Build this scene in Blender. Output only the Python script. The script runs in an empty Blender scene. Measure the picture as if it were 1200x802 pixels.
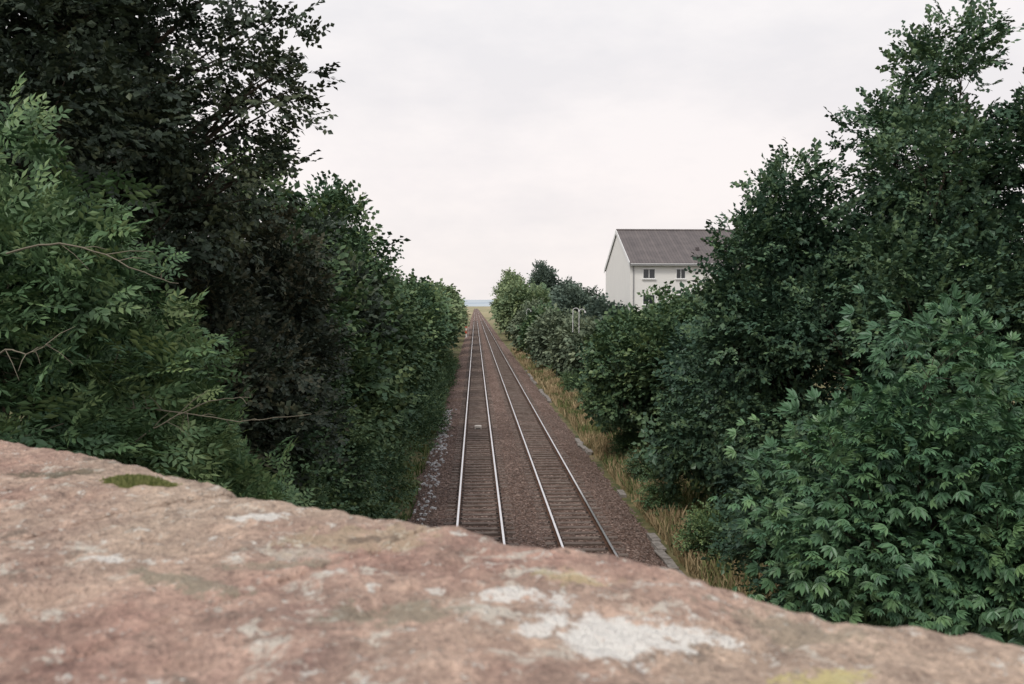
import bpy, math, numpy as np
from mathutils import noise, Vector
scene = bpy.context.scene
R = math.radians
CAMZ = 7.4

# ------------------------------------------------------------------ helpers
def link(o, parent=None):
    scene.collection.objects.link(o)
    if parent is not None:
        o.parent = parent
    return o

def quads_mesh(name, V, Q, mats, midx=None, tint=None, smooth=False):
    V = np.asarray(V, dtype=np.float32); Q = np.asarray(Q, dtype=np.int32)
    me = bpy.data.meshes.new(name)
    me.vertices.add(len(V)); me.vertices.foreach_set("co", V.ravel())
    k = Q.shape[1]
    me.loops.add(Q.size); me.loops.foreach_set("vertex_index", Q.ravel())
    me.polygons.add(len(Q))
    me.polygons.foreach_set("loop_start", np.arange(len(Q), dtype=np.int32) * k)
    for m in mats: me.materials.append(m)
    if midx is not None:
        me.polygons.foreach_set("material_index", np.asarray(midx, dtype=np.int32))
    me.polygons.foreach_set("use_smooth", np.full(len(Q), smooth, dtype=bool))
    me.update(calc_edges=True)
    if tint is not None:
        a = me.attributes.new("tint", 'FLOAT', 'FACE')
        a.data.foreach_set("value", np.asarray(tint, dtype=np.float32))
    return me

def empty(name, loc=(0, 0, 0)):
    e = bpy.data.objects.new(name, None); e.location = loc
    e.empty_display_size = 0.5
    return link(e)

class MB:
    """collects quads"""
    def __init__(s): s.V = []; s.Q = []; s.M = []; s.n = 0
    def add(s, V, Q, m=0):
        V = np.asarray(V, float).reshape(-1, 3); Q = np.asarray(Q, int).reshape(-1, 4)
        s.V.append(V); s.Q.append(Q + s.n); s.M.append(np.full(len(Q), m)); s.n += len(V)
    def box(s, c, d, m=0, rot=0.0):
        x, y, z = d[0] / 2, d[1] / 2, d[2] / 2
        P = np.array([[-x,-y,-z],[x,-y,-z],[x,y,-z],[-x,y,-z],[-x,-y,z],[x,-y,z],[x,y,z],[-x,y,z]])
        if rot:
            ca, sa = math.cos(rot), math.sin(rot)
            P = P @ np.array([[ca, sa, 0], [-sa, ca, 0], [0, 0, 1]])
        s.add(P + np.array(c), [[0,3,2,1],[4,5,6,7],[0,1,5,4],[1,2,6,5],[2,3,7,6],[3,0,4,7]], m)
    def tube(s, pts, rad, sides=7, m=0):
        pts = np.asarray(pts, float); n = len(pts)
        T = np.gradient(pts, axis=0); T /= np.linalg.norm(T, axis=1)[:, None] + 1e-9
        ref = np.array([0.31, 0.87, 0.38]); A = np.cross(T, ref); A /= np.linalg.norm(A, axis=1)[:, None] + 1e-9
        B = np.cross(T, A)
        an = np.linspace(0, 2 * math.pi, sides, endpoint=False)
        rad = np.asarray(rad, float)
        V = pts[:, None, :] + rad[:, None, None] * (A[:, None, :] * np.cos(an)[None, :, None] + B[:, None, :] * np.sin(an)[None, :, None])
        Q = []
        for i in range(n - 1):
            for j in range(sides):
                k = (j + 1) % sides
                Q.append([i*sides+j, i*sides+k, (i+1)*sides+k, (i+1)*sides+j])
        s.add(V.reshape(-1, 3), Q, m)
    def arrays(s):
        return np.concatenate(s.V), np.concatenate(s.Q), np.concatenate(s.M)
    def obj(s, name, mats, parent=None, smooth=False):
        V, Q, M = s.arrays()
        return link(bpy.data.objects.new(name, quads_mesh(name, V, Q, mats, M, smooth=smooth)), parent)

# ------------------------------------------------------------------ materials
class NT:
    def __init__(s, name, rough=0.8, spec=0.3, metal=0.0):
        s.m = bpy.data.materials.new(name); s.m.use_nodes = True
        s.t = s.m.node_tree; s.b = s.t.nodes["Principled BSDF"]
        s.b.inputs["Roughness"].default_value = rough
        s.b.inputs["Specular IOR Level"].default_value = spec
        s.b.inputs["Metallic"].default_value = metal
        s.pos = s.t.nodes.new("ShaderNodeNewGeometry").outputs["Position"]
    def n(s, typ, **kw):
        nd = s.t.nodes.new(typ)
        for k, v in kw.items(): setattr(nd, k, v)
        return nd
    def l(s, a, b): s.t.links.new(a, b)
    def noise(s, scale, detail=4, rough=0.6, vec=None, dist=0.0):
        nd = s.n("ShaderNodeTexNoise"); nd.inputs["Scale"].default_value = scale
        nd.inputs["Detail"].default_value = detail; nd.inputs["Roughness"].default_value = rough
        nd.inputs["Distortion"].default_value = dist
        s.l(vec or s.pos, nd.inputs["Vector"]); return nd.outputs["Fac"]
    def ramp(s, fac, stops):
        nd = s.n("ShaderNodeValToRGB"); cr = nd.color_ramp
        while len(cr.elements) < len(stops): cr.elements.new(0.5)
        for e, (p, c) in zip(cr.elements, stops):
            e.position = p; e.color = (c[0], c[1], c[2], 1) if hasattr(c, '__len__') else (c, c, c, 1)
        s.l(fac, nd.inputs[0]); return nd.outputs[0]
    def mix(s, fac, a, b, mode='MIX'):
        nd = s.n("ShaderNodeMix", data_type='RGBA', blend_type=mode)
        for sock, v in ((nd.inputs[0], fac), (nd.inputs[6], a), (nd.inputs[7], b)):
            if hasattr(v, 'is_output'): s.l(v, sock)
            elif hasattr(v, '__len__'): sock.default_value = (v[0], v[1], v[2], 1)
            else: sock.default_value = v
        return nd.outputs[2]
    def math(s, op, a, b=0.0, c=0.0):
        nd = s.n("ShaderNodeMath", operation=op)
        for i, v in enumerate((a, b, c)):
            if hasattr(v, 'is_output'): s.l(v, nd.inputs[i])
            else: nd.inputs[i].default_value = v
        return nd.outputs[0]
    def color(s, c):
        if hasattr(c, 'is_output'): s.l(c, s.b.inputs["Base Color"])
        else: s.b.inputs["Base Color"].default_value = (c[0], c[1], c[2], 1)
    def bump(s, h, strength=0.5, dist=0.02):
        nd = s.n("ShaderNodeBump"); nd.inputs["Strength"].default_value = strength
        nd.inputs["Distance"].default_value = dist
        s.l(h, nd.inputs["Height"]); s.l(nd.outputs[0], s.b.inputs["Normal"])

def simple(name, col, rough=0.7, spec=0.3, metal=0.0, var=0.15, scale=3.0):
    t = NT(name, rough, spec, metal)
    f = t.noise(scale, 3)
    t.color(t.ramp(f, [(0.3, [c * (1 - var) for c in col]), (0.7, [min(1, c * (1 + var)) for c in col])]))
    return t.m

def leaf_mat(name, dark, mid, bright, gain=1.0, gloss=0.0):
    m = bpy.data.materials.new(name); m.use_nodes = True; nt = m.node_tree; nt.nodes.clear()
    out = nt.nodes.new("ShaderNodeOutputMaterial"); df = nt.nodes.new("ShaderNodeBsdfDiffuse")
    at = nt.nodes.new("ShaderNodeAttribute"); at.attribute_name = "tint"
    rp = nt.nodes.new("ShaderNodeValToRGB"); rp.color_ramp.elements.new(.5)
    for e, (p, c) in zip(rp.color_ramp.elements, ((.15, dark), (.5, mid), (.88, bright))):
        e.position = p; e.color = (c[0] * gain, c[1] * gain, c[2] * gain, 1)
    nt.links.new(at.outputs["Fac"], rp.inputs[0]); nt.links.new(rp.outputs[0], df.inputs[0])
    if gloss > 0:
        gl = nt.nodes.new("ShaderNodeBsdfGlossy"); gl.inputs["Roughness"].default_value = .42
        gl.inputs[0].default_value = (.9, .95, 1, 1)
        mx = nt.nodes.new("ShaderNodeMixShader"); mx.inputs[0].default_value = gloss
        nt.links.new(df.outputs[0], mx.inputs[1]); nt.links.new(gl.outputs[0], mx.inputs[2])
        nt.links.new(mx.outputs[0], out.inputs[0])
    else:
        nt.links.new(df.outputs[0], out.inputs[0])
    return m

def flat_diffuse(name, c):
    m = bpy.data.materials.new(name); m.use_nodes = True; nt = m.node_tree; nt.nodes.clear()
    out = nt.nodes.new("ShaderNodeOutputMaterial"); df = nt.nodes.new("ShaderNodeBsdfDiffuse"); df.inputs[0].default_value = (*c, 1)
    nt.links.new(df.outputs[0], out.inputs[0]); return m
M_bark = flat_diffuse("bark", (.085, .07, .055)); M_bark_pale = flat_diffuse("pale_bark", (.20, .18, .14))
GN = 1.5
L_dark = leaf_mat("sycamore_leaf", (0.028, 0.040, 0.030), (0.044, 0.062, 0.042), (0.084, 0.100, 0.056), gain=1.2, gloss=.02)
L_maroon = leaf_mat("copper_leaf", (0.028, 0.037, 0.029), (0.044, 0.058, 0.040), (0.092, 0.086, 0.052), gain=1.2, gloss=.02)
L_ash = leaf_mat("ash_leaf", (0.038, 0.072, 0.038), (0.070, 0.122, 0.056), (0.160, 0.210, 0.088), gain=GN, gloss=.022)
L_green = leaf_mat("hedge_leaf", (0.034, 0.064, 0.038), (0.060, 0.100, 0.050), (0.116, 0.156, 0.066), gain=GN, gloss=.018)
L_right = leaf_mat("maple_leaf", (0.028, 0.055, 0.038), (0.047, 0.086, 0.053), (0.095, 0.142, 0.068), gain=GN, gloss=.02)
L_chest = leaf_mat("chestnut_leaf", (0.034, 0.075, 0.044), (0.058, 0.118, 0.060), (0.115, 0.190, 0.082), gain=GN, gloss=.03)
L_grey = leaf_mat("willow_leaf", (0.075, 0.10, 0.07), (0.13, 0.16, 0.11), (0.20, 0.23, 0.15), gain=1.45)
L_far = leaf_mat("distant_leaf_haze", (0.10, 0.15, 0.09), (0.16, 0.21, 0.12), (0.24, 0.29, 0.15), gain=1.3)  # aerial haze painted into the colour: lighter leaves for far trees
L_fard = leaf_mat("distant_dark_leaf_haze", (0.07, 0.10, 0.085), (0.10, 0.135, 0.11), (0.14, 0.18, 0.14), gain=1.3)  # dark foliage, paled and blued in its colour to imitate distance haze

# ------------------------------------------------------------------ terrain height
def sstep(a, b, v):
    t = min(1, max(0, (v - a) / (b - a))); return t * t * (3 - 2 * t)
def ground_h(x, y):
    f = 1 - 0.85 * sstep(90, 320, y)
    h = -0.5
    if x > 6.2: h += 2.6 * sstep(6.2, 17, x) * f
    if x < -2.6: h += 2.8 * sstep(2.6, 12, -x) * f
    if (x > 6.2 or x < -2.6) and abs(x) < 200 and y < 500:
        h += 0.25 * noise.noise(Vector((x * .25, y * .25, 0)))
    return h

# ------------------------------------------------------------------ leaf sprays
def leaf(o, d, nrm, L, W, far=False):
    d = d / np.linalg.norm(d); s = np.cross(d, nrm); s /= np.linalg.norm(s) + 1e-9; n = np.cross(s, d)
    if far:
        return np.array([o, o + d*L*.45 - s*W*.5 + n*W*.12, o + d*L, o + d*L*.45 + s*W*.5 + n*W*.12]), np.array([[0,1,2,3]])
    V = np.array([o, o + d*L*.28 - s*W*.42 + n*W*.14, o + d*L*.66 - s*W*.38 + n*W*.12 - n*L*.04, o + d*L - n*L*.1,
                  o + d*L*.66 + s*W*.38 + n*W*.12 - n*L*.04, o + d*L*.28 + s*W*.42 + n*W*.14])
    return V, np.array([[0,1,2,3],[0,3,4,5]])

def spray(kind, rng):
    V = []; Q = []; T = []; n = 0
    def put(v, q, t):
        nonlocal n
        V.append(v); Q.append(q + n); T.extend([t] * len(q)); n += len(v)
    def stem(a, b, w=0.004):
        s = np.array([0, w, 0]); put(np.array([a - s, a + s, b + s*.5, b - s*.5]), np.array([[0,1,2,3]]), 0.55)
    up = np.array([0., 0, 1])
    def rn(a=.35): return up + rng.normal(0, a, 3)
    if kind in ('broad', 'far', 'small'):
        nl, size, ratio = {'broad': (8, .115, .82), 'far': (5, .15, .8), 'small': (8, .085, .7)}[kind]
        for k in range(3):
            a = (k - 1) * .75 + rng.normal(0, .15)
            base = np.array([.12 * k * .4, 0, 0]); tip = base + np.array([math.cos(a), math.sin(a), rng.normal(0, .2)]) * .40
            if kind != 'far': stem(base, tip)
            for i in range(nl):
                f = (i + .6) / nl; o = base + (tip - base) * f
                sg = 1 if i % 2 else -1
                b = a + sg * rng.uniform(.4, 1.2) * (1 if i < nl - 1 else .1)
                d = np.array([math.cos(b), math.sin(b), rng.normal(-.25, .3)])
                v, q = leaf(o, d, rn(), size * rng.uniform(.6, 1.25), size * ratio * rng.uniform(.8, 1.1), True)
                put(v, q, rng.uniform(0, 1))
    elif kind == 'ash':
        for k in range(5):
            a = (k - 2) * .6 + rng.normal(0, .15)
            base = np.array([.05 * k, 0, 0]); tip = base + np.array([math.cos(a), math.sin(a), rng.normal(-.05, .2)]) * .30
            mid = (base + tip) / 2 + np.array([0, 0, .04]); stem(mid, tip, .003)
            t0 = rng.uniform(0, 1)
            for i in range(4):
                o = base + (tip - base) * (.3 + .2 * i) + np.array([0, 0, .03 * (1 - abs(i - 1) / 3)])
                for sg in (-1, 1):
                    b = a + sg * 1.0
                    v, q = leaf(o, np.array([math.cos(b), math.sin(b), -.2]), rn(.25), .10 * rng.uniform(.8, 1.2), .046, True)
                    put(v, q, t0 * .6 + rng.uniform(0, .4))
            v, q = leaf(tip, np.array([math.cos(a), math.sin(a), -.2]), rn(.2), .11, .045, True); put(v, q, t0)
    elif kind == 'chestnut':
        for k in range(4):
            a = (k - 1.5) * .9 + rng.normal(0, .2)
            base = np.zeros(3); hub = np.array([math.cos(a), math.sin(a), rng.normal(.1, .2)]) * rng.uniform(.15, .38)
            stem(base, hub, .004); t0 = rng.uniform(0, 1)
            for i in range(6):
                b = a + (i - 2.5) * .52
                L = .20 * (1 - .10 * abs(i - 2.5)) * rng.uniform(.85, 1.1)
                v, q = leaf(hub, np.array([math.cos(b), math.sin(b), -.45 + rng.normal(0, .1)]), rn(.15), L, L * .38, False)
                put(v, q, t0 * .65 + rng.uniform(0, .35))
    return np.concatenate(V), np.concatenate(Q), np.array(T)

_r0 = np.random.default_rng(3)
SPR = {k: [spray(k, _r0) for _ in range(5)] for k in ('broad', 'far', 'small', 'ash', 'chestnut')}

def unit(v): return v / (np.linalg.norm(v, axis=-1, keepdims=True) + 1e-9)

def place_sprays(P, D, kind, scale, rng, tone, flat=.5):
    K = len(P)
    N = np.array([0, 0, 1.0]) + rng.normal(0, flat, (K, 3)) + D * .25
    X = unit(D); Y = unit(np.cross(N, X)); Z = np.cross(X, Y)
    Rm = np.stack([X, Y, Z], axis=2)
    S = scale * rng.uniform(.7, 1.3, K)
    sel = rng.integers(0, 5, K); OV = []; OQ = []; OT = []; n = 0
    for i in range(5):
        ix = np.where(sel == i)[0]
        if len(ix) == 0: continue
        v, q, t = SPR[kind][i]
        W = np.einsum('kij,nj->kni', Rm[ix] * S[ix][:, None, None], v) + P[ix][:, None, :]
        OV.append(W.reshape(-1, 3))
        OQ.append((q[None] + (np.arange(len(ix)) * len(v))[:, None, None] + n).reshape(-1, 4))
        OT.append((t[None] * .45 + tone[ix][:, None] * .55).ravel()); n += len(ix) * len(v)
    return np.concatenate(OV), np.concatenate(OQ), np.concatenate(OT)

def make_tree(name, x, y, rx, ry, ztop, zbot, kind, nsp, mat, seed, scale=1.0, ncl=28, cr=.34, bark=None, taper=.35, ragged=.25, extra=None, boughs=None):
    rng = np.random.default_rng(seed)
    gz = ground_h(x, y) - .15
    zbot = max(zbot, gz + .2)
    c = np.array([x, y, (ztop + zbot) / 2]); Rz = (ztop - zbot) / 2; RR = np.array([rx, ry, Rz])
    mb = MB()
    u = unit(rng.normal(0, 1, (ncl, 3)))
    f = rng.uniform(.30, 1.0, ncl) ** .6
    crr = cr * rng.uniform(.65, 1.3, ncl) * min(rx, ry, Rz * 1.1)
    sc = 1 - taper * np.clip(u[:, 2], 0, 1)
    off = u * f[:, None] * np.maximum(RR - crr[:, None] * .9, .2)
    off[:, :2] *= sc[:, None]
    cc = c + off
    cc = np.vstack([cc, c + [[0, 0, Rz - crr[0] * .8]]]); crr = np.append(crr, crr[0])
    if boughs:
        for b in boughs: cc = np.vstack([cc, [b[:3]]]); crr = np.append(crr, b[3])
    th = ztop - gz
    tp = [np.array([x, y, gz])]
    lean = rng.normal(0, .03, 2) * th
    for k in range(1, 7):
        q = k / 6; tp.append(np.array([x + lean[0] * q + rng.normal(0, .08), y + lean[1] * q + rng.normal(0, .08), gz + th * .85 * q]))
    tp = np.array(tp); tr = max(.07, th * .018) * np.linspace(1, .12, 7); tr[0] *= 1.35
    mb.tube(tp, tr, 9)
    for i in range(len(cc)):
        q = np.clip((cc[i, 2] - gz) / th - rng.uniform(.12, .3), .1, .8) / .85 * 6
        k = int(min(5, q)); p0 = tp[k] + (tp[k + 1] - tp[k]) * (q - k); r0 = np.interp(q, range(7), tr) * .55
        m1 = p0 * .6 + cc[i] * .4 + rng.normal(0, .12, 3) + [0, 0, -.1]
        m2 = p0 * .25 + cc[i] * .75 + rng.normal(0, .12, 3)
        mb.tube([p0, m1, m2, cc[i]], [r0, r0 * .7, r0 * .45, r0 * .2], 5)
        for _ in range(3):
            e = cc[i] + unit(rng.normal(0, 1, 3)) * crr[i] * .9
            mb.tube([m2, (m2 + e) / 2 + rng.normal(0, .06, 3), e], [r0 * .3, r0 * .2, .006], 4)
    if extra:
        for pts in extra:
            pts = np.array(pts, float); tt = np.linspace(0, len(pts) - 1, 18)
            P = np.stack([np.interp(tt, range(len(pts)), pts[:, k]) for k in range(3)], 1)
            P[1:-1] = (P[:-2] + P[1:-1] + P[2:]) / 3; P += rng.normal(0, .008, P.shape)
            mb.tube(P, np.linspace(.011, .003, len(P)), 5, 0)
            for _ in range(7):
                k = rng.integers(3, 17); e = P[k] + np.array([rng.normal(.12, .15), rng.normal(0, .1), rng.normal(-.02, .16)])
                mb.tube([P[k], (P[k] + e) / 2 + [0, 0, .02], e], [.005, .004, .002], 4, 0)
    w = crr ** 2; w /= w.sum(); which = rng.choice(len(cc), nsp, p=w)
    v = unit(rng.normal(0, 1, (nsp, 3))); v[:, 2] += .15
    g = rng.uniform(.15, 1.0, nsp) ** .5 * (1 + ragged * rng.normal(0, 1, nsp) * .6)
    P = cc[which] + v * g[:, None] * crr[which][:, None] * np.array([1.1, 1.1, .85])
    keep = P[:, 2] > gz + .15
    P = P[keep]; which = which[keep]; v = v[keep]
    D = unit(v * .9 + unit(P - c) * .5 + rng.normal(0, .35, P.shape) + np.array([0, 0, -.02]))
    tone = np.clip(.5 + rng.normal(0, .22, len(cc))[which] + rng.normal(0, .18, len(P)), 0, 1)
    FV, FQ, FT = place_sprays(P, D, kind, scale, rng, tone)
    TV, TQ, TM = mb.arrays()
    V = np.vstack([TV, FV]); Q = np.vstack([TQ, FQ + len(TV)])
    M = np.concatenate([TM, np.ones(len(FQ), int)]); T = np.concatenate([np.zeros(len(TQ)), FT])
    return link(bpy.data.objects.new(name, quads_mesh(name, V, Q, [bark or M_bark, mat], M, T)))

# ---- left side
make_tree("sycamore_tree", -9.0, 16.5, 5.6, 5.0, 17.5, 5.0, 'broad', 5600, L_dark, 11, 1.0, 46, .28, ragged=.35,
          boughs=[(-4.2, 16, 12.0, 1.0), (-3.9, 16, 11.2, .8), (-4.9, 16, 13.0, 1.1), (-5.2, 16.2, 10.6, .9), (-4.4, 16, 9.7, .9), (-5.3, 16, 14.2, .9), (-3.5, 16, 11.7, .6), (-3.9, 16, 9.9, .6)])
make_tree("sycamore_tree", -12.5, 25, 5.5, 5.0, 16.0, 3.0, 'far', 1600, L_dark, 12, 1.9, 34, .32)
make_tree("copper_beech_tree", -6.0, 17.5, 2.9, 3.0, 9.8, 1.0, 'broad', 2900, L_maroon, 13, 1.05, 30, .36)
make_tree("copper_beech_tree", -5.4, 23.0, 2.7, 3.0, 9.6, .5, 'broad', 2200, L_maroon, 14, 1.2, 30, .36)
ex = [[(-4.6, 8.6, 7.9), (-4.0, 8.3, 8.0), (-3.5, 8.1, 7.9), (-2.95, 8.0, 7.66), (-2.75, 8.0, 7.6)],
      [(-4.9, 8.4, 6.7), (-4.35, 8.1, 7.0), (-4.1, 8.0, 6.95), (-3.85, 7.9, 7.05)],
      [(-4.6, 10.5, 6.2), (-3.6, 10.2, 6.15), (-2.7, 10.0, 6.05), (-1.9, 9.9, 6.15)],
      [(-4.3, 10.3, 5.6), (-3.7, 10.0, 6.0), (-3.1, 9.9, 6.3), (-2.6, 9.9, 6.35)]]
make_tree("ash_tree", -6.0, 10.6, 2.7, 2.5, 9.7, 1.5, 'ash', 2400, L_ash, 15, 1.1, 34, .33, bark=M_bark_pale, ragged=.45, extra=ex[:2])
make_tree("elder_bush", -4.8, 12.6, 2.4, 2.3, 6.5, .6, 'ash', 1900, L_ash, 16, 1.1, 24, .38, bark=M_bark_pale, ragged=.45, extra=ex[2:])
make_tree("hawthorn_tree", -5.0, 18.0, 2.6, 2.8, 6.0, 0, 'small', 1800, L_green, 17, 1.35, 26, .38)
make_tree("hawthorn_tree", -4.9, 23.5, 2.5, 2.8, 6.2, -.2, 'small', 1800, L_green, 18, 1.45, 26, .38)
rowL = [(-7.6, 28, 3.4, 11.9, L_green), (-5.7, 30, 3.0, 8.2, L_green), (-6.6, 34, 3.6, 10.4, L_dark), (-5.9, 38, 3.1, 8.0, L_green), (-7.0, 42, 3.7, 13.0, L_green),
        (-6.0, 47, 3.2, 9.0, L_green), (-7.2, 53, 3.6, 11.2, L_green), (-6.2, 60, 3.3, 9.0, L_green), (-6.3, 69, 3.4, 8.8, L_green), (-6.2, 78, 3.4, 8.8, L_green)]
for i, (x, y, r, zt, m) in enumerate(rowL):
    make_tree("ash_tree" if zt > 11 else "hawthorn_tree", x, y, r, r * 1.05, zt, -.3, 'far', 1500, m, 40 + i, 1.4 + y * .009, 30, .35, ragged=.35)
for i, (x, y, r, zt) in enumerate([(-6.2, 90, 3.4, 9.0), (-6.4, 103, 3.6, 9.1), (-6.4, 118, 3.6, 9.2), (-6.5, 136, 3.7, 9.6), (-6.8, 158, 4.0, 9.8), (-7.0, 185, 4.2, 10.2), (-7.2, 215, 4.3, 10.6), (-8.5, 260, 5.0, 11.3)]):
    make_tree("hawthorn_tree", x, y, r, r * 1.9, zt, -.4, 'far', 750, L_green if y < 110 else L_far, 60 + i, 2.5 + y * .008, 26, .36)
# ---- right side
make_tree("maple_tree", 11.6, 20.5, 4.1, 3.8, 14.4, 1.0, 'broad', 4800, L_right, 21, 1.1, 46, .28, ragged=.38, taper=.4)
make_tree("maple_tree", 8.5, 22.5, 2.9, 3.0, 11.2, .3, 'broad', 3500, L_right, 22, 1.1, 34, .33, ragged=.35,
          boughs=[(7.25, 22, 9.0, .75), (7.0, 22, 8.2, .7), (7.0, 22, 7.4, .7), (7.1, 22, 6.4, .9)])
make_tree("maple_tree", 14.4, 19.0, 3.6, 3.5, 14.2, 1.0, 'broad', 2100, L_right, 23, 1.25, 32, .32, ragged=.38)
make_tree("horse_chestnut_tree", 7.4, 13.4, 2.8, 2.6, 7.4, .6, 'chestnut', 2200, L_chest, 24, .95, 34, .33, ragged=.4)
make_tree("elder_bush", 7.6, 17.5, 2.6, 2.3, 4.9, .2, 'broad', 1600, L_right, 25, 1.05, 24, .38)
make_tree("hawthorn_tree", 9.2, 30.0, 3.0, 3.2, 6.9, 0, 'far', 1900, L_right, 26, 1.4, 30, .36)
make_tree("hornbeam_tree", 9.3, 42.0, 4.0, 3.8, 7.8, .2, 'far', 2300, L_green, 27, 1.55, 34, .34)
make_tree("hawthorn_tree", 10.8, 36.0, 3.2, 3.2, 7.4, 0, 'far', 1400, L_right, 28, 1.5, 28, .36)
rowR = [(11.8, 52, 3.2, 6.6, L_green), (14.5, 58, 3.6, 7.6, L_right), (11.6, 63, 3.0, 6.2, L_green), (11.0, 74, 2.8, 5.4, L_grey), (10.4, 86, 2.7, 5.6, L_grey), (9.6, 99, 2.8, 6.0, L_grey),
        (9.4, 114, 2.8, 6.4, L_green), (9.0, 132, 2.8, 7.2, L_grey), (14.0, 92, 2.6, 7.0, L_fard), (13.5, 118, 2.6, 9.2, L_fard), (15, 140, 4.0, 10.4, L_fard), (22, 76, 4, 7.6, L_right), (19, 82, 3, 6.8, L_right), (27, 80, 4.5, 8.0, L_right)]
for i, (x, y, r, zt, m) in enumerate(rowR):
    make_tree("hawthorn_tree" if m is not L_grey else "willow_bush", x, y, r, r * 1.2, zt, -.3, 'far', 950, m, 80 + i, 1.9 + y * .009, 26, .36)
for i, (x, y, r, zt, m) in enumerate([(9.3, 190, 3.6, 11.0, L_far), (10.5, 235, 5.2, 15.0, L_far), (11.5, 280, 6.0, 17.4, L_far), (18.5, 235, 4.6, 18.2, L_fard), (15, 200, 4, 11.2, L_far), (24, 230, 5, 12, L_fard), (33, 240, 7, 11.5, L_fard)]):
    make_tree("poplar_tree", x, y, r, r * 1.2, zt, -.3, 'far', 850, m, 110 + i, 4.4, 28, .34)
for i, (x, y, r, zt, m) in enumerate([(6.9, 31, .8, 1.3, L_ash), (7.3, 36, .9, 1.1, L_green), (7.2, 25.5, .9, 1.0, L_ash), (8.0, 49, 1.1, 1.5, L_green), (8.3, 60, 1.2, 1.6, L_green), (7.6, 42, .8, .9, L_ash), (8.2, 72, 1.2, 1.4, L_green)]):
    make_tree("bramble_bush", x, y, r, r, zt, -.4, 'small', 240, m, 130 + i, 1.0, 10, .45)
def mass(name, pts, kind, nsp_each, mat, seed, scale):
    rng = np.random.default_rng(seed); P = []; D = []
    for (x, y, rx, ry, rz) in pts:
        v = unit(rng.normal(0, 1, (nsp_each, 3))); v[:, 2] = np.abs(v[:, 2])
        P.append(np.array([x, y, ground_h(x, y)]) + v * np.array([rx, ry, rz]) * rng.uniform(.75, 1.1, (nsp_each, 1))); D.append(v)
    P = np.concatenate(P); D = unit(np.concatenate(D) + rng.normal(0, .3, P.shape))
    V, Q, T = place_sprays(P, D, kind, scale, rng, np.clip(rng.normal(.5, .2, len(P)), 0, 1))
    link(bpy.data.objects.new(name, quads_mesh(name, V, Q, [mat], None, T)))
rg = np.random.default_rng(9)
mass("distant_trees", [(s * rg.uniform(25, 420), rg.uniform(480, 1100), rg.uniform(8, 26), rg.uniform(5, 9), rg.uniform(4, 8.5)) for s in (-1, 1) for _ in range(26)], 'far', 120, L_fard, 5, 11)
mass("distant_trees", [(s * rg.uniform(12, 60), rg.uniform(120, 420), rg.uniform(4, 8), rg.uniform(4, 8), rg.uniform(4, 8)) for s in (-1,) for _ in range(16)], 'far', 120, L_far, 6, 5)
mass("bank_undergrowth", [(-3.7 - rg.uniform(0, 2.3), yy, 1.5, 2.0, rg.uniform(1.0, 2.2)) for yy in np.arange(16, 110, 2.2)], 'small', 140, L_green, 7, 1.7)
mass("bank_undergrowth", [(9.6 + rg.uniform(0, 3), yy, 1.6, 2.0, rg.uniform(.6, 1.5)) for yy in np.arange(14, 130, 2.6)], 'small', 110, L_green, 8, 1.7)

# ------------------------------------------------------------------ ground
t = NT("grass_ground", 0.95, 0.1)
sep = t.n("ShaderNodeSeparateXYZ"); t.l(t.pos, sep.inputs[0])
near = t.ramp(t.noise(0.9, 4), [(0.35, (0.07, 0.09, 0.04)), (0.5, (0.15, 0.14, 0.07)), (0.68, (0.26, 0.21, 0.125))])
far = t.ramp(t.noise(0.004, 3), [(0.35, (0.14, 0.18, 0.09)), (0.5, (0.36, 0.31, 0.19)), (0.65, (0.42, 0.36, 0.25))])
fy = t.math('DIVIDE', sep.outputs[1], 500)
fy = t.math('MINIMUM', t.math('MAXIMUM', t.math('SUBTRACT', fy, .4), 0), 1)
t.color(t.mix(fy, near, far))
M_ground = t.m
def axis(lo, hi, dense_lo, dense_hi, step, far_n):
    a = np.arange(dense_lo, dense_hi + step, step)
    L = dense_lo - np.geomspace(step, dense_lo - lo, far_n)[::-1]; H = dense_hi + step + np.geomspace(step, hi - dense_hi, far_n)
    return np.concatenate([L, a, H])
xs = axis(-9000, 9000, -22, 32, .8, 26); ys = axis(-400, 12000, -8, 130, 1.5, 36)
V = np.array([[x, y, ground_h(x, y)] for y in ys for x in xs])
nx, ny = len(xs), len(ys); ii, jj = np.meshgrid(np.arange(nx - 1), np.arange(ny - 1)); b = (jj * nx + ii).ravel()
Q = np.stack([b, b + 1, b + nx + 1, b + nx], 1)
link(bpy.data.objects.new("ground", quads_mesh("ground", V, Q, [M_ground], smooth=True)))

# hills
t = NT("hill_haze", 1, 0)
t.color(t.ramp(t.noise(0.0012, 4), [(0.4, (0.40, 0.46, 0.52)), (0.6, (0.48, 0.53, 0.57))]))
for k, (yd, hb, sd) in enumerate([(7000, 95, 3.3), (10500, 190, 8.1)]):
    mb = MB(); n = 160; X = np.linspace(-9000, 9000, n)
    H = np.array([hb * (.55 + .6 * noise.fractal(Vector((x * .00035, sd, 0)), 1.0, 2.0, 4)) for x in X])
    V = np.vstack([np.c_[X, np.full(n, yd - 900), np.full(n, -5)], np.c_[X, np.full(n, yd), np.maximum(H, 4)], np.c_[X, np.full(n, yd + 1200), np.full(n, -5)]])
    Q = [[r * n + i, r * n + i + 1, (r + 1) * n + i + 1, (r + 1) * n + i] for r in (0, 1) for i in range(n - 1)]
    mb.add(V, Q); mb.obj("hills", [t.m], smooth=True)

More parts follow.
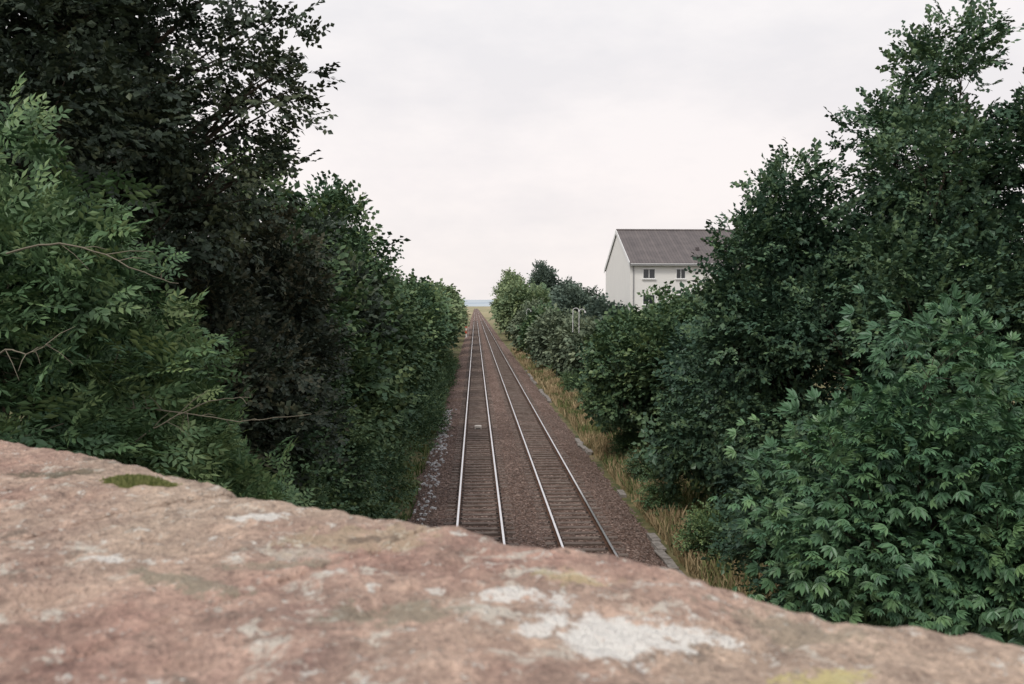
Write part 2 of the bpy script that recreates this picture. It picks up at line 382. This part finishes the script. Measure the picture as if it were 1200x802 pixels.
# ------------------------------------------------------------------ railway
t = NT("ballast", 0.95, 0.15)
vo = t.n("ShaderNodeTexVoronoi"); vo.inputs["Scale"].default_value = 15; t.l(t.pos, vo.inputs["Vector"])
sepc = t.n("ShaderNodeSeparateColor"); t.l(vo.outputs["Color"], sepc.inputs[0])
st = t.ramp(sepc.outputs[0], [(0.0, (0.058, 0.041, 0.036)), (0.45, (0.150, 0.109, 0.095)), (0.8, (0.23, 0.177, 0.157)), (1.0, (0.45, 0.385, 0.355))])
lg = t.ramp(t.noise(0.35, 5, .7), [(0.3, (0.72, 0.62, 0.56)), (0.7, (1.25, 1.14, 1.08))])
st = t.mix(1.0, st, lg, 'MULTIPLY')
t.color(st)
t.bump(t.math('SUBTRACT', 1.0, vo.outputs["Distance"]), 1.0, .03)
M_ballast = t.m
prof = [(-2.75, -.56), (-2.45, -.42), (-2.1, -.28), (-1.7, -.21), (-1.2, -.2), (-.6, -.21), (.1, -.215), (.9, -.21), (1.3, -.19), (1.78, -.17), (2.3, -.19), (2.7, -.21), (3.4, -.215), (4.1, -.21), (4.6, -.2), (5.0, -.22), (5.35, -.32), (5.75, -.46), (6.3, -.56)]
px = np.interp(np.linspace(0, len(prof) - 1, 73), range(len(prof)), [p[0] for p in prof])
pz = np.interp(px, [p[0] for p in prof], [p[1] for p in prof])
yy = np.concatenate([np.arange(-30, 90, .35), np.geomspace(90.4, 1900, 90)])
V = []
for y in yy:
    for i in range(len(px)):
        e = .022 * noise.noise(Vector((px[i] * 3, y * 3, 1))) + .03 * noise.noise(Vector((px[i] * .7, y * .5, 5)))
        ex_ = (.22 * noise.noise(Vector((0, y * .7, 9))) if i in (0, 1, 2, len(px) - 1, len(px) - 2, len(px) - 3) else 0)
        V.append((px[i] + ex_, y, pz[i] + (e if 2 < i < len(px) - 3 else 0)))
n = len(px); ii, jj = np.meshgrid(np.arange(n - 1), np.arange(len(yy) - 1)); b = (jj * n + ii).ravel()
link(bpy.data.objects.new("ballast_bed", quads_mesh("ballast_bed", V, np.stack([b, b + 1, b + n + 1, b + n], 1), [M_ballast], smooth=False)))

t = NT("rail_head", 0.28, .5, 1.0); t.color(t.ramp(t.noise(2, 3), [(0.3, (0.78, 0.76, 0.76)), (0.7, (0.93, 0.92, 0.93))])); M_head = t.m
M_rust = simple("rail_rust", (0.12, 0.065, 0.045), .85, .2, var=.4, scale=5)
t = NT("sleeper_concrete", .9, .2)
t.color(t.ramp(t.noise(2.2, 5, .7), [(0.3, (0.12, 0.09, 0.077)), (0.55, (0.19, 0.15, 0.13)), (0.75, (0.28, 0.235, 0.205))])); M_sleep = t.m
M_clip = simple("clip_steel", (.06, .045, .04), .8, .3)
rng = np.random.default_rng(2)
for (xa, xb) in ((-.62, .885), (2.665, 4.17)):
    root = empty("railway_track", ((xa + xb) / 2, 0, 0)); cx = (xa + xb) / 2
    mb = MB()
    for xr in (xa - cx, xb - cx):
        P = [(-.036, 0), (.036, 0), (.036, -.04), (.009, -.05), (.009, -.13), (.07, -.145), (.07, -.158), (-.07, -.158), (-.07, -.145), (-.009, -.13), (-.009, -.05), (-.036, -.04)]
        Y = np.array([-30, 0, 30, 60, 100, 160, 260, 420, 700, 1200, 1900.])
        k = len(P); VV = np.array([(xr + p[0], y, p[1]) for y in Y for p in P])
        for j in range(k):
            QQ = [[i * k + j, i * k + (j + 1) % k, (i + 1) * k + (j + 1) % k, (i + 1) * k + j] for i in range(len(Y) - 1)]
            mb.add(VV, QQ, 0 if j == 0 else 1)
    mb.obj("rails", [M_head, M_rust], root)
    mb = MB()
    for y in np.arange(-28, 420, .66):
        mb.box((rng.normal(0, .02), y, -.235 + rng.normal(0, .009)), (2.42, .24, .13), 0, rng.normal(0, .008))
        for xr in (xa - cx, xb - cx):
            for s in (-.11, .11): mb.box((xr + s, y, -.155), (.07, .11, .03), 1)
    mb.obj("sleepers", [M_sleep, M_clip], root)

M_conc = simple("old_concrete", (.27, .245, .225), .9, .2, var=.35, scale=5)
def trough():
    mb = MB(); r = np.random.default_rng(4)
    for y in np.arange(3, 120, 1.0):
        if noise.noise(Vector((y * .23, 3.3, 0))) > (.16 if y < 36 else -.12): continue
        o = .1 * math.sin(y * .21) + .07 * math.sin(y * .9)
        mb.box((5.98 + o, y, -.47), (.26, .97, .2), 0, r.normal(0, .02))
        if r.random() > .3: mb.box((5.98 + o + r.normal(0, .03), y, -.345), (.28, .93, .045), 0, r.normal(0, .06))
    mb.obj("concrete_cable_trough", [M_conc])
trough()
M_box = simple("pale_painted_steel", (.62, .57, .52), .6, .3, var=.2, scale=12)
def magnet(x, y, w=.38):
    mb = MB(); mb.box((0, 0, -.06), (w, .55, .16), 0); mb.box((0, 0, .035), (w * .8, .42, .03), 0)
    mb.box((0, -.42, -.10), (w * .7, .22, .07), 1); mb.box((0, .42, -.10), (w * .7, .22, .07), 1)
    o = mb.obj("signalling_magnet", [M_box, M_clip]); o.location = (x, y, -.06)
magnet(.16, 52.5, .42)
def stones(name, n, xf, yr, size, mat, seed, zb):
    r = np.random.default_rng(seed); mb = MB()
    for _ in range(n):
        s = size * r.uniform(.5, 1.5); y = r.uniform(*yr); x = xf(r, y)
        P = np.array([[-1,-1,-.6],[1,-1,-.6],[1,1,-.6],[-1,1,-.6],[-.7,-.7,.6],[.7,-.6,.6],[.6,.7,.6],[-.7,.6,.6]]) * s * .5 * r.uniform(.7, 1.3, (8, 3))
        a = r.uniform(0, 6.3); ca, sa = math.cos(a), math.sin(a); P = P @ np.array([[ca, sa, 0], [-sa, ca, 0], [0, 0, 1]])
        mb.add(P + [x, y, zb(x, y)], [[0,3,2,1],[4,5,6,7],[0,1,5,4],[1,2,6,5],[2,3,7,6],[3,0,4,7]])
    mb.obj(name, [mat])
bz = lambda x, y: float(np.interp(x, px, pz)) + .02
M_pale = simple("pale_stone", (.60, .59, .60), .8, .2, var=.3, scale=9)
stones("pale_stones", 330, lambda r, y: -1.95 + r.normal(0, .22), (24, 62), .11, M_pale, 31, bz)
M_bst = simple("ballast_stone", (.22, .165, .145), .9, .2, var=.6, scale=11)
stones("ballast_stones", 8000, lambda r, y: r.choice([r.uniform(-2.4, -.8), r.uniform(1.0, 2.5), r.uniform(4.3, 6.1), r.uniform(-2.3, 5.9)]), (22, 60), .065, M_bst, 32, bz)

def grass(name, n, xr, yr, hgt, mat, seed, wid=.02, th=-.12):
    r = np.random.default_rng(seed)
    x = r.uniform(*xr, n); y = yr[0] + (yr[1] - yr[0]) * r.uniform(0, 1, n) ** 1.3
    dens = np.array([noise.noise(Vector((a * .8, b_ * .3, seed))) for a, b_ in zip(x, y)])
    k = dens > th; x = x[k]; y = y[k]; dens = dens[k]; n = len(x)
    z = np.array([ground_h(a, b_) for a, b_ in zip(x, y)]) - .03
    h = hgt * r.uniform(.5, 1.4, n) * (1 + dens); a = r.uniform(0, 6.28, n); w = wid * (1 + y / 40)
    lean = r.normal(0, .3, (n, 2)) * h[:, None]
    b0 = np.c_[x - np.cos(a) * w, y - np.sin(a) * w, z]; b1 = np.c_[x + np.cos(a) * w, y + np.sin(a) * w, z]
    t1 = np.c_[x + lean[:, 0] + np.cos(a) * w * .2, y + lean[:, 1], z + h]; t0 = np.c_[x + lean[:, 0] - np.cos(a) * w * .3, y + lean[:, 1], z + h * .97]
    V = np.stack([b0, b1, t1, t0], 1).reshape(-1, 3); Q = np.arange(4 * n).reshape(-1, 4)
    link(bpy.data.objects.new(name, quads_mesh(name, V, Q, [mat], None, np.clip(r.normal(.5, .25, n) + dens * .5, 0, 1))))
G_dry = leaf_mat("dry_grass", (0.15, 0.15, 0.08), (0.34, 0.265, 0.155), (0.55, 0.43, 0.27))
G_green = leaf_mat("green_grass", (0.065, 0.11, 0.04), (0.12, 0.18, 0.07), (0.26, 0.25, 0.12), gain=1.1)
grass("dry_grass", 25000, (6.25, 8.5), (20, 150), .42, G_dry, 41, th=-.2)
grass("green_grass", 18000, (6.4, 10.5), (18, 130), .42, G_green, 42)
grass("green_grass", 7000, (-4.2, -2.4), (18, 120), .35, G_green, 43)

# ------------------------------------------------------------------ house
M_white = simple("white_render", (.85, .835, .81), .8, .2, var=.02, scale=.7)
M_trim = simple("white_trim", (.84, .84, .84), .5, .4, var=.02)
t = NT("roof_tiles", .85, .25)
br = t.n("ShaderNodeTexBrick")
mp = t.n("ShaderNodeMapping"); t.l(t.pos, mp.inputs[0]); mp.inputs["Rotation"].default_value = (R(65), 0, 0); t.l(mp.outputs[0], br.inputs["Vector"])
br.inputs["Scale"].default_value = 1; br.inputs["Brick Width"].default_value = .33; br.inputs["Row Height"].default_value = .32; br.inputs["Mortar Size"].default_value = .03
br.inputs["Color1"].default_value = (.13, .115, .115, 1); br.inputs["Color2"].default_value = (.19, .165, .16, 1); br.inputs["Mortar"].default_value = (.07, .06, .06, 1)
t.color(t.mix(.5, br.outputs[0], t.ramp(t.noise(.8, 5), [(.35, (.10, .09, .095)), (.65, (.17, .15, .15))])))
M_roof = t.m
M_glass = NT("window_glass", .08, .6); M_glass.color((.03, .035, .04)); M_glass = M_glass.m
M_gut = simple("grey_gutter", (.25, .25, .26), .5, .4)
house = empty("white_house", (16.4, 90, 0))
mb = MB(); Wd, Dp, ez, rz, z0 = 22.0, 17.0, 11.9, 15.9, 0.0
V = [(0,0,z0),(Wd,0,z0),(Wd,Dp,z0),(0,Dp,z0),(0,0,ez),(Wd,0,ez),(Wd,Dp,ez),(0,Dp,ez)]
mb.add(V, [[0,1,5,4],[2,3,7,6]])
for x in (0, Wd):
    mb.add([(x,0,z0),(x,Dp,z0),(x,Dp,ez),(x,0,ez)], [[0,1,2,3]])
    mb.add([(x,0,ez),(x,Dp,ez),(x,Dp/2+.01,rz-.1),(x,Dp/2-.01,rz-.1)], [[0,1,2,3]])
mb.obj("walls", [M_white], house)
mb = MB(); sl = (rz - ez) / (Dp / 2); ov = .45; oh = .10
for s in (0, 1):
    yE = -ov if s == 0 else Dp + ov; ze = ez - ov * sl
    lo = [(-oh,yE,ze),(Wd+oh,yE,ze),(Wd+oh,Dp/2,rz),(-oh,Dp/2,rz)]
    hi = [(a,b_,c+.18) for a,b_,c in lo]
    mb.add(lo + hi, [[0,1,2,3],[4,5,6,7],[0,1,5,4],[3,0,4,7],[1,2,6,5]])
mb.tube([(-oh, Dp/2, rz+.2), (Wd+oh, Dp/2, rz+.2)], [.13, .13], 8)
mb.box((Wd*.36, 2.9, ez + 2.9*sl + .34), (.35, .35, .3)); mb.box((Wd*.42, 5.5, ez + 5.5*sl + .3), (.3, .3, .25))
mb.obj("roof", [M_roof], house)
mb = MB()
for x in (-oh-.06,):
    for s in (0, 1):
        yE = -ov if s == 0 else Dp + ov; ze = ez - ov * sl
        mb.add([(x,yE,ze-.22),(x,Dp/2,rz-.22),(x,Dp/2,rz+.24),(x,yE,ze+.24),(x+.056,yE,ze-.22),(x+.056,Dp/2,rz-.22),(x+.056,Dp/2,rz+.24),(x+.056,yE,ze+.24)],
               [[0,1,2,3],[4,5,6,7],[0,1,5,4],[3,2,6,7]])
mb.box((Wd/2, -ov-.03, ez - ov*sl), (Wd+.1, .05, .26)); mb.obj("bargeboards", [M_trim], house)
mb = MB(); mb.box((Wd/2, -ov-.12, ez - ov*sl + .02), (Wd+.1, .12, .11)); mb.box((.35, -.07, 6), (.09, .1, 11.4)); mb.obj("gutter", [M_gut], house)
mb = MB()
def win(cx, cz, w, h, panes=2):
    mb.box((cx, -.02, cz), (w, .06, h), 1)
    f = .07
    for sx in (-1, 1): mb.box((cx + sx*(w/2+f/2), -.035, cz), (f, .09, h + 2*f), 0)
    for sz in (-1, 1): mb.box((cx, -.035, cz + sz*(h/2+f/2)), (w, .088, f), 0)
    for k in range(1, panes): mb.box((cx - w/2 + w*k/panes, -.045, cz), (.06, .06, h - .004), 0)
    mb.box((cx, -.09, cz - h/2 - f - .04), (w + .3, .2, .07), 0)
for cz in (10.75, 8.0, 5.2, 2.6):
    for cx, w in ((2.0, 1.2), (5.4, .9), (13.2, 1.5), (17.4, 1.1), (20.2, 1.2)):
        win(cx, cz, w, .95)
mb.obj("windows", [M_trim, M_glass], house)
mb = MB()
for cz in (5.0, 2.4):
    for cy in (4.5, 12.5):
        mb.box((-.02, cy, cz), (.06, 1.0, 1.1), 0)
mb.obj("gable_windows", [M_glass], house)

# ------------------------------------------------------------------ street lamps
M_lamp = simple("pale_galvanised", (.62, .62, .62), .45, .4)
def lamp(x, y, ztop, side):
    g = ground_h(x, y); h = ztop - g; root = empty("street_lamp", (x, y, g))
    mb = MB(); a_ = .28
    pts = [(0, 0, 0), (0, 0, 1.2), (0, 0, h - .9)]
    for a in np.linspace(0, 160, 9)[1:]: pts.append((side * a_ * (1 - math.cos(R(a))), 0, h - a_ + a_ * math.sin(R(a))))
    mb.tube(pts, [.08, .055] + [.036] * (len(pts) - 2), 8); mb.obj("post", [M_lamp], root, True)
    e = pts[-1]
    mb = MB(); mb.tube([(e[0], 0, e[2] + .02), (e[0] + side*.03, 0, e[2] - .08), (e[0] + side*.05, 0, e[2] - .18), (e[0] + side*.05, 0, e[2] - .21)], [.04, .08, .10, .02], 10); mb.obj("lantern", [M_lamp], root, True)
lamp(9.05, 79, 7.15, 1); lamp(9.75, 80, 7.05, 1); lamp(7.1, 118, 6.9, 1)

# ------------------------------------------------------------------ railway signal far left
M_red = simple("red_paint", (.50, .08, .05), .6, .3)
M_blk = simple("black_paint", (.02, .02, .02), .6, .3)
def signal(x, y, h):
    root = empty("railway_signal", (x, y, -.45))
    mb = MB(); mb.tube([(0,0,0),(0,0,h)], [.11,.09], 8)
    for k in range(10): mb.box((.3, 0, .4 + k*.32), (.34, .03, .03))
    mb.box((.14, 0, h*.45), (.03,.03,h*.85)); mb.box((.46, 0, h*.45), (.03,.03,h*.85)); mb.obj("post_and_ladder", [M_trim], root)
    mb = MB(); mb.box((0,-.14,h-.3), (.5,.08,1.2), 0)
    for zz in (h-.7, h-.3, h+.1): mb.tube([(0,-.18,zz),(0,-.42,zz+.02)], [.14,.15], 10, 0)
    mb.obj("signal_head", [M_blk], root)
    mb = MB(); mb.box((0,-.16,h-1.4), (.55,.05,.6), 0); mb.box((0,-.16,h*.35), (.5,.05,.7), 0); mb.obj("red_plates", [M_red], root)
signal(-2.2, 205, 4.2)

# ------------------------------------------------------------------ stone bridge
bridge = empty("stone_bridge")
tx, ty = .804, -.595; nxn, nyn = .595, .804
def SW(s, w, z): return (s * tx + w * nxn, s * ty + w * nyn, z)
eS = [-9, -1.992, -1.632, -1.179, -1.13, -1.10, -.858, -.689, -.535, -.382, -.325, -.197, -.06, .3, 9]
eW = [.90, .9026, .9017, .872, .862, .842, .8455, .860, .888, .896, .880, .880, .903, .90, .90]
t = NT("weathered_sandstone", .88, .25)
n1 = t.noise(3.2, 5, .65); n2 = t.noise(13, 6, .75); n3 = t.noise(95, 3, .75); n4 = t.noise(1.7, 4)
base = t.ramp(n1, [(0.28, (0.30, 0.185, 0.155)), (0.45, (0.48, 0.305, 0.250)), (0.58, (0.55, 0.39, 0.315)), (0.75, (0.41, 0.27, 0.23))])
base = t.mix(t.ramp(n4, [(.40, 0.0), (.60, .75)]), base, (0.60, 0.485, 0.38))
base = t.mix(1.0, base, t.ramp(n2, [(.3, (.52, .50, .51)), (.7, (1.28, 1.26, 1.24))]), 'MULTIPLY')
base = t.mix(1.0, base, t.ramp(n3, [(.3, (.64, .64, .65)), (.7, (1.26, 1.26, 1.26))]), 'MULTIPLY')
n15 = t.noise(15, 6, .8, dist=.4)
base = t.mix(t.ramp(n15, [(.56, 0.0), (.62, .85)]), base, (.68, .63, .55))
base = t.mix(t.ramp(t.noise(9.1, 6, .8, dist=.3), [(.58, 0.0), (.65, .75)]), base, (.19, .155, .125))
n34 = t.noise(34, 4, .8)
base = t.mix(t.ramp(n34, [(.60, 0.0), (.65, .85)]), base, (.76, .73, .67))
base = t.mix(t.ramp(n34, [(.32, .8), (.38, 0.)]), base, (.16, .12, .10))
n22 = t.noise(26, 7, .8)
def spot(col, X, Y, r, sx, sy, amt=.9, ang=0., soft=.12, rag=4.4):
    global base
    mp = t.n("ShaderNodeMapping", vector_type='TEXTURE')
    mp.inputs["Location"].default_value = (X, Y, CAMZ - .3); mp.inputs["Rotation"].default_value = (0, 0, R(ang)); mp.inputs["Scale"].default_value = (sx * r, sy * r, r * 2)
    t.l(t.pos, mp.inputs[0]); ln = t.n("ShaderNodeVectorMath", operation='LENGTH'); t.l(mp.outputs[0], ln.inputs[0])
    d = t.math('ADD', t.math('MULTIPLY', ln.outputs["Value"], .8), t.math('MULTIPLY', t.math('SUBTRACT', n22, .5), rag))
    base = t.mix(t.ramp(d, [(.8 - soft, amt), (min(1, .8 + soft), 0.0)]), base, col)
WH = (.84, .81, .76); YL = (.66, .58, .26); GR = (.31, .28, .21)
spot(WH, .135, .765, .048, 1.2, .8, .95); spot(WH, .19, .775, .036, 1.6, .5, .9); spot(WH, .11, .735, .034, 1.0, .8, .9); spot(WH, .04, .842, .028, 1.2, .6, .9); spot(WH, .05, .75, .018, 1, 1, .85)
spot(WH, .08, .83, .018, 1, 1, .85); spot(WH, -.286, 1.158, .024, 1.3, .6, .8); spot(WH, -.433, 1.0, .022, 1.3, .6, .8); spot((.64, .59, .50), -.20, 1.0, .04, 1.2, .8, .5)
spot(YL, .294, .694, .026, 1.3, .7, .75); spot(YL, .102, .904, .028, 1.2, .8, .35); spot((.62, .52, .34), -.14, 1.06, .06, 1.6, .7, .35)
spot(GR, -.084, .785, .045, 1.4, .7, .65); spot(GR, -.30, .90, .04, 2.0, .45, .75, -35); spot(GR, -.22, .96, .03, 1.8, .5, .6); spot((.16, .125, .10), -.13, 1.06, .025, 1.3, .6, .7)
spot(GR, .30, .80, .04, 2.2, .6, .5, -36); spot((.13, .12, .08), -.72, 1.50, .04, 1.5, .8, .75)
t.color(base)
t.bump(t.math('ADD', t.math('MULTIPLY', n34, .6), t.math('MULTIPLY', n3, .4)), 1.0, .03)
M_stone = t.m
t = NT("bridge_masonry", .9, .2)
br = t.n("ShaderNodeTexBrick"); mp = t.n("ShaderNodeMapping"); t.l(t.pos, mp.inputs[0]); mp.inputs["Rotation"].default_value = (R(90), 0, R(36.5)); t.l(mp.outputs[0], br.inputs[0])
br.inputs["Scale"].default_value = 1; br.inputs["Brick Width"].default_value = .55; br.inputs["Row Height"].default_value = .28; br.inputs["Mortar Size"].default_value = .012
br.inputs["Color1"].default_value = (.27, .19, .17, 1); br.inputs["Color2"].default_value = (.20, .15, .14, 1); br.inputs["Mortar"].default_value = (.30, .28, .25, 1)
t.color(t.mix(.4, br.outputs[0], t.ramp(t.noise(4, 4), [(.3, (.13, .10, .095)), (.7, (.32, .24, .2))])))
M_mason = t.m

def coping(s0, s1, fine, seed):
    wn = .20; g = .0015
    def dens(a, b, st):
        e = np.array([0, .004, .01, .018, .028, .04]); mid = np.arange(a + .052, b - .052, st)
        return np.concatenate([a + e, mid, (b - e)[::-1]])
    st = .007 if fine else .05
    ss = dens(s0 + g, s1 - g, st)
    ws = np.concatenate([[0, .006, .014, .026, .042], np.arange(.06, .63, st), [.64, .655, .668, .679, .688, .695, .70]]) / .70
    zt = CAMZ - .290 + (seed % 3 - 1) * .002
    V = []; rr = .04
    for s in ss:
        wf = np.interp(s, eS, eW) + .022 + .012 * noise.noise(Vector((s * 9, 2.2, 3))) + .008 * noise.noise(Vector((s * 31, 5.2, 3)))
        sd_ = .024 * sstep(-.44, -.20, s)
        for w_ in ws:
            w = wn + (wf - wn) * w_
            z = zt - sd_ * sstep(.35, .80, w)
            dw = min(w - wn, wf - w); ds = min(s - s0 - g, s1 - g - s)
            if dw < rr: z -= rr - math.sqrt(max(0, rr*rr - (rr - dw)**2))
            r2 = .010
            if ds < r2: z -= .5 * (r2 - math.sqrt(max(0, r2*r2 - (r2 - ds)**2)))
            P = Vector((s * 4, w * 4, 1.7))
            z += .009 * noise.fractal(P, .8, 2.1, 4) + .0055 * noise.fractal(P * 7, .7, 2.0, 4)
            c_ = noise.noise(Vector((s * 6, w * 6, 7.7)));  z -= .016 * max(0, c_ - .28)
            c_ = noise.noise(Vector((s * 17, w * 17, 4.7)));  z -= .020 * max(0, c_ - .30)
            V.append(SW(s, w, z))
    a, b_ = len(ss), len(ws)
    Q = [[i*b_+j, (i+1)*b_+j, (i+1)*b_+j+1, i*b_+j+1] for i in range(a-1) for j in range(b_-1)]
    per = [i*b_ for i in range(a)] + [(a-1)*b_+j for j in range(1, b_)] + [i*b_+b_-1 for i in range(a-2, -1, -1)] + [j for j in range(b_-2, 0, -1)]
    base_ = len(V); zb = CAMZ - .30 - .20
    for k in per: V.append((V[k][0], V[k][1], zb))
    L = len(per)
    for k in range(L): Q.append([per[k], base_ + k, base_ + (k+1) % L, per[(k+1) % L]])
    link(bpy.data.objects.new("coping_stone", quads_mesh("coping_stone", V, Q, [M_stone], smooth=True)), bridge)
J = [-6.6, -6.0, -5.4, -4.8, -4.25, -3.7, -3.15, -2.6, -1.9, -1.115, -.70, .12, .75, 1.4, 2.0, 2.6, 3.2, 3.8, 4.4, 5.2]
for i in range(len(J) - 1):
    coping(J[i], J[i+1], -2.7 < J[i] < .1, i)
M_mortar = simple("lime_mortar", (.22, .19, .16), .95, .1, var=.4, scale=30)
mb = MB()
for s in J[1:-1]:
    wf = float(np.interp(s, eS, eW))
    mb.box(SW(s, (wf + .2) / 2, CAMZ - .412), (.008, wf - .2 - .06, .18), 0, math.atan2(ty, tx))
mb.obj("joint_mortar", [M_mortar], bridge)
rot = math.atan2(ty, tx)
mb = MB()
mb.box(SW(-.7, .55, (CAMZ - .5 + 5.0) / 2), (11.7, .52, CAMZ - .5 - 5.0 - .004), 0, rot)
mb.box(SW(-.7, .55 - 7.0, (CAMZ - .5 + 5.0) / 2), (26, .52, CAMZ - .5 - 5.0 - .004), 0, rot)
mb.box(SW(-5.6, -2.95, 2.2), (3.4, 7.5, 5.36), 0, rot); mb.box(SW(6.4, -2.95, 2.2), (3.4, 7.5, 5.36), 0, rot)
for o_ in mb.V[:2]: o_[:, 2] += (CAMZ - .5 + 5.0) / 2 - (CAMZ - .5 + 5.0) / 2
mb.obj("walls", [M_mason], bridge)
M_tar = simple("asphalt", (.05, .05, .052), .9, .3, var=.25, scale=30)
mb = MB(); mb.box(SW(0, -3.2, 5.2), (40, 6.96, .5), 0, rot); mb.obj("road_deck", [M_tar], bridge)
mb = MB(); mb.box(SW(0, -.42, 5.52), (40, 1.4, .13), 0, rot); mb.obj("pavement", [M_conc], bridge)

# moss cushion
r = np.random.default_rng(77); n = 3400
a = r.uniform(0, 6.28, n); q = np.sqrt(r.uniform(0, 1, n)) * (1 + .18 * np.sin(a * 3 + 1) + .1 * np.sin(a * 7)); sx = q * np.cos(a) * .066; wy = q * np.sin(a) * .026
X = -.545 + sx * math.cos(-.35); Y = 1.385 + sx * math.sin(-.35) + wy
h = (.004 + .010 * np.clip(1 - q ** 2, 0, 1)) * r.uniform(.6, 1.2, n); z = CAMZ - .30
d = r.uniform(0, 6.28, n); w = .0018
B0 = np.c_[X - np.cos(d)*w, Y - np.sin(d)*w, np.full(n, z - .01)]; B1 = np.c_[X + np.cos(d)*w, Y + np.sin(d)*w, np.full(n, z - .01)]
ln = r.normal(0, .004, (n, 2)); T1 = np.c_[X + ln[:,0] + w*.4, Y + ln[:,1], z + .012 + h]; T0 = np.c_[X + ln[:,0] - w*.4, Y + ln[:,1], z + .012 + h]
M_moss = leaf_mat("moss", (.08, .10, .035), (.14, .16, .06), (.23, .24, .10), gain=1.2)
link(bpy.data.objects.new("moss_cushion", quads_mesh("moss_cushion", np.stack([B0, B1, T1, T0], 1).reshape(-1, 3), np.arange(4*n).reshape(-1, 4), [M_moss], None, r.uniform(0, 1, n))))

# ------------------------------------------------------------------ world + sun
w = bpy.data.worlds.new("World"); scene.world = w; w.use_nodes = True
nt = w.node_tree; bg = nt.nodes["Background"]; out = nt.nodes["World Output"]
sky = nt.nodes.new("ShaderNodeTexSky"); sky.sky_type = 'NISHITA'; sky.sun_disc = False
SUN_EL, SUN_AZ = 50, 215
sky.sun_elevation = R(SUN_EL); sky.sun_rotation = R(SUN_AZ); sky.dust_density = 3
nt.links.new(sky.outputs[0], bg.inputs[0]); bg.inputs[1].default_value = .1
tc = nt.nodes.new("ShaderNodeTexCoord"); sp = nt.nodes.new("ShaderNodeSeparateXYZ"); nt.links.new(tc.outputs["Generated"], sp.inputs[0])
cr = nt.nodes.new("ShaderNodeValToRGB"); nt.links.new(sp.outputs[2], cr.inputs[0])
E = cr.color_ramp.elements; E[0].position = 0.0; E[0].color = (.97, .91, .89, 1); E[1].position = .6; E[1].color = (.92, .925, .96, 1)
e = E.new(.14); e.color = (.99, .935, .93, 1); e = E.new(.34); e.color = (.95, .93, .945, 1)
mpw = nt.nodes.new("ShaderNodeMapping"); mpw.inputs["Scale"].default_value = (1.3, 1.3, 3.2); mpw.inputs["Location"].default_value = (.3, 0, .2); nt.links.new(tc.outputs["Generated"], mpw.inputs[0])
nz = nt.nodes.new("ShaderNodeTexNoise"); nz.inputs["Scale"].default_value = 2.6; nz.inputs["Detail"].default_value = 5; nz.inputs["Roughness"].default_value = .6; nt.links.new(mpw.outputs[0], nz.inputs[0])
c2 = nt.nodes.new("ShaderNodeValToRGB"); nt.links.new(nz.outputs["Fac"], c2.inputs[0])
c2.color_ramp.elements[0].position = .38; c2.color_ramp.elements[0].color = (.925, .93, .94, 1); c2.color_ramp.elements[1].position = .60; c2.color_ramp.elements[1].color = (1.03, 1.02, 1.01, 1)
mxw = nt.nodes.new("ShaderNodeMix"); mxw.data_type = 'RGBA'; mxw.blend_type = 'MULTIPLY'; mxw.inputs[0].default_value = 1
nt.links.new(cr.outputs[0], mxw.inputs[6]); nt.links.new(c2.outputs[0], mxw.inputs[7])
bg2 = nt.nodes.new("ShaderNodeBackground"); nt.links.new(mxw.outputs[2], bg2.inputs[0]); bg2.inputs[1].default_value = 1.0
ms = nt.nodes.new("ShaderNodeMixShader"); ms.inputs[0].default_value = .96
nt.links.new(bg.outputs[0], ms.inputs[1]); nt.links.new(bg2.outputs[0], ms.inputs[2]); nt.links.new(ms.outputs[0], out.inputs[0])

sd = bpy.data.lights.new("sun", 'SUN'); sd.energy = 1.5; sd.angle = R(12); sd.color = (1, .94, .84)
so = link(bpy.data.objects.new("sun", sd))
az = R(SUN_AZ); el = R(SUN_EL)
dirv = Vector((math.sin(az) * math.cos(el), math.cos(az) * math.cos(el), math.sin(el)))
so.rotation_euler = dirv.to_track_quat('Z', 'Y').to_euler(); so.location = dirv * 60

# ------------------------------------------------------------------ camera
cd = bpy.data.cameras.new("camera"); cd.lens = 30; cd.sensor_width = 36; cd.clip_start = .05; cd.clip_end = 30000
cd.dof.use_dof = True; cd.dof.focus_distance = 10; cd.dof.aperture_fstop = 7
co = link(bpy.data.objects.new("camera", cd)); co.location = (0, 0, CAMZ); co.rotation_euler = (R(90 - 2.46), 0, R(-2.46))
scene.camera = co
scene.view_settings.view_transform = 'Standard'; scene.view_settings.look = 'None'; scene.view_settings.exposure = 0
